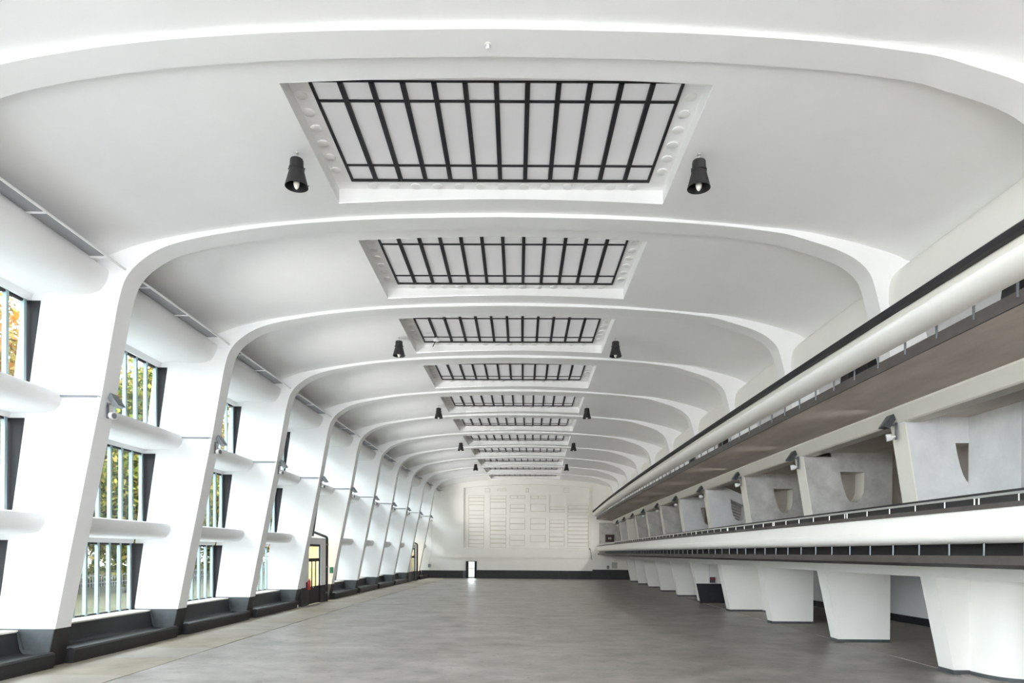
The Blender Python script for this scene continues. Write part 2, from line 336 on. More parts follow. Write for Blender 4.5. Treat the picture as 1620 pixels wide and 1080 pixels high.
# n of the frame -> (wall kind, wall material; paler paint where light falls on the wall)
ln = MB(); nH = len(HOLE)
ln.add([(x, -HALF, z) for x, z in HOLE]+[(x, HALF, z) for x, z in HOLE], [(i, (i+1) % nH, nH+(i+1) % nH, nH+i) for i in range(nH)])
cx_, cz_ = 11.2, 5.2
ln.v = [(x+(cx_-x)*0.012, y, z+(cz_-z)*0.012) for x, y, z in ln.v]
ME_lin = ln.me('lit_reveal', True)
WK = {-6:('plain','concrete'),-5:('plain','concrete'),-4:('plain','concrete'),-3:('plain','concrete'),-2:('plain','concrete'),-1:('plain','concrete'),0:('hole','palecon'),1:('hole','concrete'),2:('hole','concrete'),3:('cut','palecon'),4:('hole','palecon'),5:('hole','concrete'),6:('plain','concrete'),7:('plain','concrete'),8:('plain','cream'),9:('plain','palecon')}
FRAMES = {}
for n in range(-4, 10):
    y = 17+6*n; f = station('concrete_frame', y); FRAMES[n] = f
    if n >= -1: lab = nth(n+1, 'white arched concrete frame', 10) + ', raked piers and rib'
    else: lab = 'white arched concrete frame behind the camera' + {-2: '', -3: ', second one back', -4: ', third one back', -5: ', fourth one back', -6: ', fifth one back'}[n]
    tag(f, lab, 'arch', 'arched frames along the hall')
    link('left_pier', ME_left, 'white', f); link('arch_rib', ME_arch, 'white', f); link('upper_leg', ME_uleg, 'white', f)
    link('lower_pier', ME_lleg, 'warm', f); link('skirting', ME_skirt, 'greypaint', f)
    link('painted_foot', ME_foot, 'greypaint', f); link('foot_front', ME_footf, 'dark', f)
    k, m = WK[n]
    o = link('gallery_wall', CW[k].copy(), m, f); link('column_edge', ME_edge, 'cream', f)
    for s in range(3):
        if s == 0 and n in (3, 4, 8, 9): continue
        link('window_reveal', ME_reveal[s], 'black', f)
    if k == 'hole': link('lit_reveal', ME_lin, 'cream', f)  # cream skin paints in the light on the opening's inner faces
    if n == 4: link('dark_dado', ME_dado, 'dark', f)

# ------------------------------------------------------------------ left wall: transoms, eave beam, sills, per bay
wl = tag(empty('wall_left'), 'glazed left side wall with rounded white transom beams', 'wall', kind='structure')
T1 = [(-12.86,3.12),(-12.72,3.12),(-12.68,3.26),(-11.76,3.29),(-11.62,3.345),(-11.53,3.44),(-11.49,3.58),(-11.495,3.70),(-11.53,3.775),(-11.60,3.80),(-12.50,3.80),(-12.86,3.80)]
T2 = [(-12.49,6.12),(-12.36,6.12),(-12.32,6.25),(-11.42,6.27),(-11.24,6.325),(-11.13,6.43),(-11.085,6.58),(-11.10,6.70),(-11.14,6.75),(-11.20,6.765),(-12.05,6.765),(-12.49,6.765)]
T3 = [(-12.10,9.0),(-11.86,9.0),(-11.80,9.16),(-11.45,9.22),(-10.55,9.17),(-10.32,9.195),(-10.15,9.265),(-10.04,9.40),(-9.97,9.57),(-9.945,9.70),(-9.96,9.77),(-10.02,9.79),(-12.10,9.79)]
ME_T = [MB().prism(t, -2.72, 2.72).me(nm, True, ) for t, nm in ((T1,'lower_transom'),(T2,'upper_transom'),(T3,'eave_beam'))]
ME_Tl = [MB().prism(t, -2.5, 2.5).me(nm, True, ) for t, nm in ((T1,'lower_transom'),(T2,'upper_transom'),(T3,'eave_beam'))]
ME_sill = MB().box(-12.9,-12.10,-2.70,2.70,0.86,0.905).me('window_sill')
ME_par = MB().box(-12.95,-12.6,-2.7,2.7,-0.2,0.86).me('parapet_wall')
BAYS = [14+6*n for n in range(-3, 11)]           # centres; the last one is short
DOORB = (38, 68)
for yb in BAYS:
    last = yb > 70
    for k in range(3):
        if k == 0 and yb in DOORB: continue
        o = link(('lower_transom','upper_transom','eave_beam')[k], ME_T[k], 'white', wl); put(o, yb)
    if yb not in DOORB:
        o = link('window_sill', ME_sill, 'cream', wl); put(o, yb)
        o = link('parapet_wall', ME_par, 'dark', wl); put(o, yb)
# roof edge above the eave beam keeps the daylight out
MB().sweep([(-12.2,9.75),(-10.6,9.78),(-10.6,9.95),(-12.2,9.95)], yrange(Y0, Y1, 3)).obj('eave_slab', 'vault', wl)

# ------------------------------------------------------------------ windows of the left wall
wi = 0
MUY = [2.60-0.58*k for k in range(10)]
MES = {}
for s in range(3):
    h0, h1 = GZ0[s], GZ1[s]
    MES['mull', s] = MB().box(-0.03,0.075,-0.042,0.042,h0,h1).me('mullion')
    MES['pane', s] = MB().box(-0.006,0.006,-0.248,0.248,h0+0.05,h1-0.06).me('pane')
    MES['head', s] = MB().box(-0.05,0.05,-2.7,2.7,h1-0.06,h1).me('head_bar')
    MES['foot', s] = MB().box(-0.05,0.04,-2.7,2.7,h0,h0+0.05).me('foot_bar')
for yb in BAYS:
    for s in range(3):
        if s == 0 and yb in DOORB: continue
        wi += 1
        r = station(f'window_{wi}', yb, GX[s]); tag(r, kind='structure')
        r['label'] = f"{('bottom', 'middle', 'top')[s]} row window with pale blue mullions, left wall bay {ORD[min(11, max(0, (yb-8)//6))]} from the camera" if yb >= 8 else f"{('bottom', 'middle', 'top')[s]} row window in the left wall behind the camera"
        r['category'] = 'window'
        link('head_bar', MES['head', s], 'black', r); link('foot_bar', MES['foot', s], 'black', r)
        for k, my in enumerate(MUY):
            if yb > 70 and my > 2.4: continue
            link('mullion', MES['mull', s], 'mull', r, loc=(0, my, 0))
            if k < 9: link('pane', MES['pane', s], 'glass', r, loc=(0, my-0.29, 0))

# ------------------------------------------------------------------ skylights
def make_skylight():
    r = empty('skylight')
    zt = 11.424
    c = MB(); xsx = [x for x in xs if OX0-1e-6 <= x <= OX1+1e-6]; n = len(xsx)-1
    for sgn in (-1, 1):
        yv = sgn*OY; b = [(x, yv, zc[x]) for x in xsx]+[(x, yv, zt) for x in xsx]; b2 = [(x, yv+sgn*0.10, zc[x]+0.05) for x in xsx]+[(x, yv+sgn*0.10, zt) for x in xsx]
        m = n+1; fs = []
        for i in range(n):
            fs += [(i,i+1,m+i+1,m+i),(2*m+i,2*m+i+1,3*m+i+1,3*m+i),(i,i+1,2*m+i+1,2*m+i),(m+i,m+i+1,3*m+i+1,3*m+i)]
        c.add(b+b2, fs)
    c.prism([(OX0,zc[OX0]),(OX0,zt),(OX0-0.10,zt),(OX0-0.10,zc[OX0]+0.05)], -OY, OY); c.prism([(OX1,zc[OX1]),(OX1,zt),(OX1+0.10,zt),(OX1+0.10,zc[OX1]+0.05)], -OY, OY)
    c.obj('coaming', 'white', r)
    gx0, gx1, gy0, gy1 = -3.74, 3.10, -1.66, 1.70
    l = MB().box(OX0-0.1, gx0, -OY-0.1, OY+0.1, zt, zt+0.06).box(gx1, OX1+0.1, -OY-0.1, OY+0.1, zt, zt+0.06)
    l.box(gx0, gx1, -OY-0.1, gy0, zt, zt+0.06).box(gx0, gx1, gy1, OY+0.1, zt, zt+0.06).obj('ledge', 'white', r)
    fr = MB().box(gx0, gx0+0.05, gy0, gy1, zt-0.02, zt+0.05).box(gx1-0.05, gx1, gy0, gy1, zt-0.02, zt+0.05)
    fr.box(gx0+0.05, gx1-0.05, gy0, gy0+0.04, zt-0.02, zt+0.05).box(gx0+0.05, gx1-0.05, gy1-0.04, gy1, zt-0.02, zt+0.05).obj('frame', 'black', r)
    bar = MB().box(-0.045, 0.045, gy0+0.04, gy1-0.04, zt-0.035, zt+0.06).me('glazing_bar')
    sp = (gx1-gx0)/12; w_ = sp/2-0.03
    rows = [(gy0, -1.06), (-1.06, 1.09), (1.09, gy1)]
    pm = [MB().box(-w_, w_, a+0.02, b-0.02, zt+0.03, zt+0.04).me('pane') for a, b in rows]
    for i in range(1, 12): link('glazing_bar', bar, 'black', r, loc=(gx0+sp*i, 0, 0))
    for yv in (-1.06, 1.09): MB().box(gx0+0.05, gx1-0.05, yv-0.022, yv+0.022, zt, zt+0.055).obj('cross_bar', 'black', r)
    for i in range(12):
        for p in pm: link('pane', p, 'frost', r, loc=(gx0+sp*(i+0.5), 0, 0))
    cd = MB().lathe([(0.001,-0.03),(0.10,-0.03),(0.115,-0.022),(0.115,0.0)], 20).me('cover_disc', True)
    for i in range(6):
        link('cover_disc', cd, 'cover', r, loc=(-3.985, -1.25+0.5*i, zt)); link('cover_disc', cd, 'cover', r, loc=(3.30, -1.25+0.5*i, zt))
    for i in range(13): link('cover_disc', cd, 'cover', r, loc=(-3.294+0.5036*i, 1.90, zt))
    return r
sk = make_skylight()
for i, y in enumerate(SKYY):
    o = sk if i == 0 else copy_tree(sk)
    put(o, y)
    lab = (nth(i, 'rectangular skylight', 10) + ', frosted panes between black bars') if i < 11 else 'rectangular skylight over the floor behind the camera' + {11: '', 12: ', second one back', 13: ', third one back', 14: ', fourth one back', 15: ', fifth one back'}[i]
    tag(o, lab, 'skylight', 'skylights along the vault')

# ------------------------------------------------------------------ right eave beam
RB = [(9.72,10.06),(9.60,10.02),(9.42,9.88),(9.28,9.75),(9.20,9.62),(9.155,9.45),(9.14,9.25),(9.14,9.02),(9.16,8.95),(9.22,8.92),(9.9,8.92),(10.1,9.0),(10.1,10.06)]
tb = MB().sweep(RB, yrange(Y0, Y1, 3)).obj('trim_1', 'warm', smooth=True)
tag(tb, 'rounded white eave beam running above the upper gallery', 'beam', kind='structure')

# ------------------------------------------------------------------ upper gallery
ug = tag(empty('upper_gallery'), 'upper balcony with convex white parapet and dark handrail', 'balcony')
GY = yrange(Y0, Y1-0.02, 2)
MB().sweep([(7.16,7.49),(7.16,7.60),(7.19,7.63),(7.27,7.63),(7.29,7.60),(7.29,7.49)], GY).obj('handrail', 'black', ug)
MB().sweep([(7.33,7.30),(7.31,7.49),(7.62,7.49),(7.62,7.30)], GY).obj('rail_plinth', 'cream', ug)
MB().sweep(catmull([(7.33,7.345),(7.22,7.33),(7.165,7.27),(7.17,7.20),(7.23,7.12),(7.34,7.05),(7.47,7.01),(7.58,7.0)], 3)+[(7.62,7.03),(7.62,7.345)], GY).obj('parapet', 'warm', ug, True)
MB().sweep([(7.60,6.665),(7.60,6.88),(7.66,6.88),(7.66,6.67)], GY).obj('slab_edge', 'slabedge', ug)
MB().sweep([(7.64,6.67),(9.36,6.49),(9.36,6.72),(7.64,6.80)], GY).obj('slab', 'soffit', ug)
MB().sweep([(9.30,6.49),(9.30,6.45),(9.51,6.17),(9.56,6.14),(9.95,6.14),(9.95,6.72),(9.36,6.72)], GY).obj('edge_beam', 'cream', ug)
MB().sweep([(9.95,6.26),(14.2,6.30),(14.2,6.75),(9.95,6.72)], GY).obj('deck', 'soffit', ug)
MB().sweep([(10.2,6.72),(10.2,7.1),(11.2,7.1),(11.2,7.45),(12.2,7.45),(12.2,7.8),(14.1,7.8),(14.1,6.72)], GY).obj('terrace_step', 'palecon', ug)
po = MB().tube([(0,0,6.78),(0,0,7.02)], 0.020, 8).me('post')
y = 7.3
while y < Y1-0.3:
    link('post', po, 'fixdark', ug, loc=H(7.60, y, 0)); y += 0.99

# ------------------------------------------------------------------ lower gallery
lg = tag(empty('lower_gallery'), 'lower balcony with slim steel rail above a white parapet', 'balcony')
MB().sweep([(7.715,3.845),(7.715,3.885),(7.755,3.885),(7.755,3.845)], GY).obj('handrail', 'steel', lg)
MB().sweep([(7.69,3.655),(7.69,3.735),(7.92,3.735),(7.92,3.655)], GY).obj('parapet_cap', 'slabedge', lg)
MB().sweep([(7.73,3.66),(7.715,3.36),(7.70,3.35)]+catmull([(7.695,3.31),(7.71,3.22),(7.77,3.15),(7.88,3.105),(8.02,3.10)], 3)+[(8.12,3.14),(8.12,3.66)], GY).obj('parapet', 'warm', lg, True)
MB().sweep([(7.76,2.752),(7.74,2.895),(7.98,2.895),(7.98,2.76)], GY).obj('slab_edge', 'slabedge', lg)
MB().sweep([(7.80,2.756),(10.24,2.756),(10.24,2.86),(7.95,2.86)], GY).obj('slab', 'white', lg)
MB().sweep([(10.205,2.757),(10.285,2.362),(10.34,2.362),(10.34,2.757)], GY).obj('pier_beam', 'warm', lg)
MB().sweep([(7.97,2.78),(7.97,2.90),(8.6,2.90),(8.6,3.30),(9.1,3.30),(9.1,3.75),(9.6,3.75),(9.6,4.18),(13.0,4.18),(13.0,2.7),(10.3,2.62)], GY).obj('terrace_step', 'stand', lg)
MB().sweep([(10.32,2.52),(16.9,2.52),(16.9,2.68),(10.32,2.68)], GY).obj('under_ceiling', 'white', lg)
ME_gp = MB().tube([(0,0,2.89),(0,0,3.13)], 0.018, 8).me('gap_post')
ME_rp = MB().tube([(0,0,3.73),(0,0,3.85)], 0.010, 8).me('rail_post')
y = 7.72; i = 0
while y < Y1-0.3:
    link('gap_post', ME_gp, 'fixdark', lg, loc=H(7.88, y, 0)); y += 0.915
y = 6.8
while y < Y1-0.3:
    link('rail_post', ME_rp, 'steel', lg, loc=H(7.735, y, 0))
    if i % 5 == 0: link('rail_post', ME_rp, 'steel', lg, loc=H(7.735, y+0.11, 0))
    y += 0.90; i += 1

# ------------------------------------------------------------------ right side walls behind the galleries
wr = tag(empty('wall_right'), 'outer right wall behind the galleries', 'wall', kind='structure')
MB().sweep([(16.8,0),(17.0,0),(17.0,2.7),(16.8,2.7)], yrange(Y0, Y1, 3)).obj('undercroft_wall', 'white', wr)
MB().sweep([(13.0,2.6),(13.2,2.6),(13.2,6.5),(13.0,6.5)], yrange(Y0, Y1, 3)).obj('gallery_back_wall', 'soffit', wr)
MB().sweep([(14.0,6.5),(14.2,6.5),(14.2,7.9),(14.0,7.9)], yrange(Y0, Y1, 3)).obj('clerestory_sill', 'white', wr)
MB().sweep([(14.0,9.6),(14.2,9.6),(14.2,9.95),(14.0,9.95)], yrange(Y0, Y1, 3)).obj('clerestory_head', 'white', wr)
cl = MB().box(-0.1,0.1,-0.35,0.35,7.9,9.6).me('clerestory_pier'); cg = MB().box(-0.006,0.006,-2.65,2.65,7.9,9.6).me('clerestory_pane')
for r in RIBS:
    o = link('clerestory_pier', cl, 'white', wr); put(o, r, 14.1)
    if r+3 < Y1-2: o = link('clerestory_pane', cg, 'opal', wr); put(o, r+3, 14.1)
bbr = MB().sweep([(16.76,0),(16.76,0.32),(16.8,0.32),(16.8,0)], yrange(Y0, Y1, 3)).obj('baseboard_right', 'dark')
tag(bbr, 'dark baseboard along the undercroft back wall', 'baseboard', kind='structure')
# infill wall between the third and fourth lower piers, curved screen at the nearest one, stair box above it
ws = tag(empty('wall_screen'), 'white screen walls between the lower piers', 'wall', kind='structure')
MB().sweep([(12.40,0.11),(12.52,0.11),(12.52,2.55),(12.40,2.55)], [29.3, 32, 34.7]).obj('infill_wall', 'warm', ws)
MB().sweep([(12.385,0),(12.53,0),(12.53,0.11),(12.385,0.11)], [29.3, 32, 34.7]).obj('infill_skirting', 'greypaint', ws)
cv = catmull([(11.165,16.72),(11.175,16.45),(11.21,16.18),(11.29,15.92),(11.42,15.72),(11.62,15.58),(11.9,15.5),(12.6,15.42),(14.0,15.4)], 4)
def strip(path, d, z0, z1):
    out = []; P = [Vector((H(x, y, 0)[0], H(x, y, 0)[1])) for x, y in path]; O = []
    for i, p in enumerate(P):
        t = (P[min(i+1, len(P)-1)]-P[max(i-1, 0)]).normalized(); O.append(p+Vector((-t.y, t.x))*d)
    mb = MB(); mb.flat([tuple(p) for p in P]+[tuple(p) for p in O[::-1]], z0, z1); return mb
strip(cv, 0.2, 0.1, 2.55).obj('curved_wall', 'warm', ws, True)
strip([(x-0.012, y-0.01) for x, y in cv], 0.22, 0.0, 0.10).obj('curved_skirting', 'greypaint', ws, True)
bx = MB().sweep([(11.11,4.15),(11.11,6.27),(12.9,6.27),(12.9,4.15)], [14.95, 16.71]).obj('stair_box', 'palecon', ws)

# ------------------------------------------------------------------ rear wall
YR = Y1
rw = station('wall_rear', YR); tag(rw, 'cream rear wall with a large recessed arched panel', 'wall', kind='structure')
RX0, RX1, RZ0, RZ1, RZM = -7.29, 6.95, 3.36, 10.195, 10.566
def arcz(x):
    u = (x-(RX0+RX1)/2)/((RX1-RX0)/2); return RZM-(RZM-RZ1)*u*u
MB().prism([(-13.2,2.42),(RX0,2.42),(RX0,11.6),(-13.2,11.6)], 0, 0.5).obj('wall_panel', 'rear', rw)
MB().prism([(RX1,2.42),(14.5,2.42),(14.5,11.6),(RX1,11.6)], 0, 0.5).obj('wall_panel', 'rear', rw)
MB().prism([(RX0,2.42),(RX1,2.42),(RX1,RZ0),(RX0,RZ0)], 0.0, 0.5).obj('wall_panel', 'rear', rw)
xa = [RX0+(RX1-RX0)*i/20 for i in range(21)]
MB().prism([(x, arcz(x)) for x in xa]+[(RX1,11.6),(RX0,11.6)], 0, 0.5).obj('wall_panel', 'rear', rw)
MB().box(RX0-0.1,RX1+0.1,0.32,0.5,RZ0-0.1,10.8).obj('recess_back', 'rear', rw)
MB().add([(RX0,0.0,RZ0),(RX0,0.0,RZ1),(RX0+0.22,0.33,RZ1),(RX0+0.22,0.33,RZ0),(RX0,0.33,RZ0),(RX0,0.33,RZ1)], [(0,1,2,3),(0,3,4),(1,5,2),(0,4,5,1),(3,2,5,4)]).obj('splayed_jamb', 'rear', rw)
MB().add([(RX0,0.0,RZ0),(RX1,0.0,RZ0),(RX1,0.33,RZ0+0.13),(RX0,0.33,RZ0+0.13),(RX0,0.33,RZ0),(RX1,0.33,RZ0)], [(0,1,2,3),(0,3,4),(1,5,2),(0,4,5,1),(3,2,5,4)]).obj('splayed_sill', 'rear', rw)
MB().box(RX1-0.16,RX1+0.10,-0.06,0.34,RZ0,RZ1-0.05).obj('recess_jamb', 'cream', rw)
# lower part, slightly set back, with the doorway
DX0, DX1, DZ = -6.98, -5.76, 1.93
MB().box(-13.2,DX0,0.06,0.5,0,2.42).box(DX1,14.5,0.06,0.5,0,2.42).box(DX0,DX1,0.06,0.5,DZ,2.42).obj('lower_wall', 'rear', rw)
MB().box(-11.1,RX1+0.02,-0.03,0.07,2.36,2.44).obj('ledge', 'rear', rw)
lp = MB().box(-4.95,6.9,0.03,0.07,1.68,1.72).box(-4.95,6.9,0.03,0.07,2.28,2.33).box(-4.95,-4.90,0.03,0.07,1.72,2.28).box(6.86,6.9,0.03,0.07,1.72,2.28).obj('panel_moulding', 'rear', rw)
PAN = []
def split(x0, x1, z0, z1, n, frac=None):
    for i in range(n): PAN.append((x0, x1, z0+(z1-z0)*i/n, z0+(z1-z0)*(i+1)/n))
for a, b in zip([9.36,9.08,8.66,8.28,7.62,7.12,6.72,6.15,5.76,5.24,4.82,4.33,3.9], [9.08,8.66,8.28,7.62,7.12,6.72,6.15,5.76,5.24,4.82,4.33,3.9,3.5]): PAN.append((-6.747,-4.98,b,a))
for a, b in zip([9.33,8.93,8.6,7.9], [8.93,8.6,7.9,7.18]): PAN.append((-4.288,-2.47,b,a))
split(-4.305,-2.48,5.93,6.863,2); split(-4.31,-2.49,3.483,5.897,5)
for q in range(2): split(-2.075+q*0.87,-2.075+q*0.87+0.87,8.985,9.338,1); split(0.255+q*0.87,0.255+q*0.87+0.87,8.96,9.31,1)
split(-2.078,-0.339,7.44,8.373,2); split(-2.088,-0.352,5.495,6.842,2); split(-2.1,-0.365,3.667,4.928,2)
split(0.249,1.983,7.549,8.397,1); split(0.238,1.968,5.475,6.819,2); split(0.225,1.959,4.115,4.909,1)
split(2.4,4.097,7.445,8.126,2); split(2.39,4.083,5.374,6.633,3); split(2.38,4.071,3.667,5.223,3)
split(4.425,6.75,3.614,7.193,8); split(4.433,6.75,7.417,8.27,2)
PAN += [(-4.934,-4.319,9.697,10.15),(-3.514,-2.484,9.842,10.12),(-0.286,0.042,9.679,10.2),(3.952,4.558,9.676,10.2)]
for i, (x0, x1, z0, z1) in enumerate(PAN):       # blind panels, each set proud of the recess on a darker plate that paints in the joint shade
    d = 0.03+0.03*((i*5) % 3)/2; g = 0.04
    MB().box(x0, x1, 0.308, 0.33, z0, z1).obj('panel_joint_shade', 'joint', rw)
    MB().add([(x0+g,0.33,z0+g),(x1-g,0.33,z0+g),(x1-g,0.33,z1-g),(x0+g,0.33,z1-g),(x0+g+0.02,0.32-d,z0+g+0.02),(x1-g-0.02,0.32-d,z0+g+0.02),(x1-g-0.02,0.32-d,z1-g-0.02),(x0+g+0.02,0.32-d,z1-g-0.02)],
             [(0,3,2,1),(4,5,6,7),(0,1,5,4),(1,2,6,5),(2,3,7,6),(3,0,4,7)]).obj('blind_panel', 'rear', rw)
# thick frame bars around the panel groups
for x0, x1 in ((-4.95,-4.32),(-2.44,-2.12),(-0.31,0.22),(2.02,2.36),(4.12,4.40)): MB().box(x0, x1, 0.27, 0.33, 3.48, 9.42).obj('mullion_pier', 'rear', rw)
MB().box(RX0+0.2,-6.79,0.27,0.33,3.48,9.42).obj('mullion_pier', 'rear', rw)
MB().box(RX0+0.2,RX1-0.2,0.26,0.33,9.42,9.55).obj('head_rail', 'rear', rw); MB().box(RX0+0.02,RX1-0.2,0.26,0.33,3.40,3.47).obj('foot_rail', 'rear', rw)
bb = station('baseboard_rear', YR); tag(bb, 'dark painted band along the foot of the rear wall', 'baseboard', kind='structure')
MB().box(-12.0,DX0-0.35,0.03,0.075,0,0.86).obj('band', 'dark', bb); MB().box(DX0-0.35,DX0,0.03,0.075,0,0.86).obj('band', 'greypaint', bb)
MB().box(DX1,7.2,0.03,0.075,0,0.93).obj('band', 'dark', bb); MB().box(7.2,10.9,0.02,0.075,0,1.08).obj('band', 'dark', bb)
MB().prism([(10.9,0),(16.8,0),(16.8,1.08),(10.9,1.08)],0.02,0.075).obj('band', 'dark', bb)
d3 = station('door_3', YR, (DX0+DX1)/2); tag(d3, 'small glazed door with black jambs in the rear wall', 'door', kind='structure')
hw = (DX1-DX0)/2
MB().box(-hw,-hw+0.30,-0.02,0.30,0,DZ).obj('jamb', 'black', d3); MB().box(hw-0.24,hw,-0.02,0.30,0,DZ).obj('jamb', 'black', d3)
MB().box(-hw+0.3,hw-0.24,0.0,0.25,DZ-0.06,DZ).obj('head', 'black', d3)
lf = MB().box(-hw+0.3,hw-0.24,0.18,0.22,0.0,0.14).box(-hw+0.3,hw-0.24,0.18,0.22,1.08,1.13).box(-0.02+0.03,0.05,0.18,0.22,0.14,1.08).obj('leaf_rail', 'fixture', d3)
MB().box(-hw+0.3,hw-0.24,0.195,0.205,0.14,DZ-0.06).obj('pane', 'glass', d3)
# wall of the gallery end and its dark board
ge = MB().prism([(7.92,3.7),(13.0,3.7),(13.0,6.3),(7.92,6.3)], -0.05, 0.0).obj('gallery_end_wall', 'concrete', rw)
sg = station('sign_board', YR-0.08, 9.08, 4.17); tag(sg, 'dark maroon board on the end wall of the lower gallery', 'sign')
MB().box(-0.49,0.49,-0.03,0.0,0,0.83).obj('board', 'maroon', sg)
MB().box(-0.17,-0.02,-0.036,-0.03,0.30,0.52).box(0.02,0.17,-0.036,-0.03,0.30,0.52).obj('faded_print', 'box', sg)

# ------------------------------------------------------------------ unseen end wall, added to block light coming from the right
wf = tag(empty('wall_light_block'), 'unseen white wall behind the camera, added to block light on the gallery side', 'wall', kind='structure')
MB().box(5.5,17,Y0-0.4,Y0,0,11.6).obj('wall_panel', 'white', wf)

# ------------------------------------------------------------------ benches along the left wall
BP = [(-12.30,0.88),(-12.16,0.88),(-12.10,0.84),(-12.03,0.45),(-11.98,0.36),(-11.90,0.325),(-11.55,0.325),(-11.40,0.33),(-11.34,0.37),(-11.27,0.39),(-11.19,0.375),(-11.15,0.33),(-11.145,0.27),(-11.20,0.0),(-12.6,0.0),(-12.6,0.88)]
ME_bench = MB().prism(BP, -2.66, 2.66).me('bench_body', True)
ME_bend = MB().prism([(-12.3,0.0),(-11.24,0.0),(-11.24,0.36),(-11.45,0.40),(-11.95,0.42),(-12.1,0.88),(-12.3,0.88)], -0.03, 0.03).me('end_plate')
for i, yb in enumerate([y for y in BAYS if y not in DOORB and y > 5]):
    b_ = station('wall_bench', yb)
    tag(b_, nth(i, 'long dark moulded bench', 10 if False else len([y for y in BAYS if y not in DOORB and y > 5])-1) + ' under the left windows', 'bench', 'benches along the left wall')
    link('bench_body', ME_bench, 'dark', b_)
    link('end_plate', ME_bend, 'greypaint', b_, loc=(0, 2.68, 0))

# ------------------------------------------------------------------ glazed doors in the left wall, with a dark drain pipe each
for di, yb in enumerate(DOORB):
    d = station(f'door_{di+1}', yb); tag(d, ('nearer' if di == 0 else 'farther')+' glazed entrance in the left wall with dark frame', 'door', kind='structure')
    XD = -11.2; a0, a1 = -1.55, 0.62
    MB().box(XD-0.18,XD,-2.7,a0,0.97,3.65).box(XD-0.18,XD,a1,1.46,0.97,3.65).box(XD-0.18,XD,a0,a1,3.29,3.65).obj('porch_wall', 'white', d)
    MB().box(XD-0.18,XD+0.005,-2.7,a0,0,0.97).box(XD-0.18,XD+0.005,a1,1.46,0,0.97).obj('porch_base', 'dark', d)
    MB().box(-12.9,XD-0.181,1.34,1.46,0,3.65).obj('porch_side', 'ochre', d)
    MB().box(-12.9,XD,-2.7,1.46,3.651,3.72).obj('porch_top', 'glass', d)
    f_ = MB().box(XD-0.10,XD-0.05,a0,a0+0.08,0,3.29).box(XD-0.10,XD-0.05,a1-0.10,a1,0,3.29).box(XD-0.10,XD-0.05,a0+0.08,a1-0.1,3.17,3.29).box(XD-0.10,XD-0.05,a0+0.08,a1-0.1,2.40,2.52)
    f_.obj('door_frame', 'black', d)
    for k in range(3):
        q0 = a0+0.08+k*(a1-a0-0.18)/3; q1 = q0+(a1-a0-0.18)/3
        lf = MB().box(XD-0.09,XD-0.06,q0,q0+0.05,0.02,2.40).box(XD-0.09,XD-0.06,q1-0.05,q1,0.02,2.40).box(XD-0.09,XD-0.06,q0+0.05,q1-0.05,0.02,0.97).box(XD-0.09,XD-0.06,q0+0.05,q1-0.05,2.34,2.40).obj('door_leaf', 'black', d)
        MB().box(XD-0.085,XD-0.075,q0+0.05,q1-0.05,0.97,2.34).obj('pane', 'glass', lf)
        if k == 1: MB().tube([(XD-0.02,q0+0.09,0.9),(XD-0.02,q0+0.09,1.5)], 0.015, 8).obj('handle', 'steel', lf)
        MB().box(XD-0.085,XD-0.075,q0+0.03,q1-0.03,2.52,3.17).obj('pane', 'glass', d)
    p = station('drain_pipe', yb, -11.25); p.location = H(-11.25, yb+1.62, 0); tag(p, ('nearer' if di == 0 else 'farther')+' dark drain pipe beside a glazed door, bending to the wall', 'pipe')
    MB().tube([(0.08,0,0),(0.08,0,3.60),(0.06,0.02,3.70),(-0.02,0.05,3.76),(-0.8,0.35,4.03)], 0.075, 12).obj('pipe_run', 'black', p, True)
    for z in (0.5, 2.0, 3.3): MB().lathe([(0.075,-0.05),(0.092,-0.05),(0.092,0.05),(0.075,0.05)], 14, (0.08,0,z)).obj('pipe_collar', 'fixdark', p)

# ------------------------------------------------------------------ cable tray beside the eave beam
for i, yb in enumerate(y for y in BAYS if y > 5):
    c = station('cable_tray', yb); tag(c, nth(i, 'narrow grey cable tray', 10) + ' with white rail, under the vault edge', 'cable tray', 'cable trays along the left eave')
    MB().box(-9.94,-9.54,-2.68,1.95,9.78,9.80).obj('tray_base', 'tray', c)
    MB().tube([(-9.53,-2.7,9.775),(-9.53,2.7,9.775)], 0.028, 8).obj('rail', 'white', c)
    for yv in (-2.2, -0.1, 2.0): MB().box(-9.95,-9.53,yv-0.02,yv+0.02,9.755,9.78).obj('bracket', 'white', c)

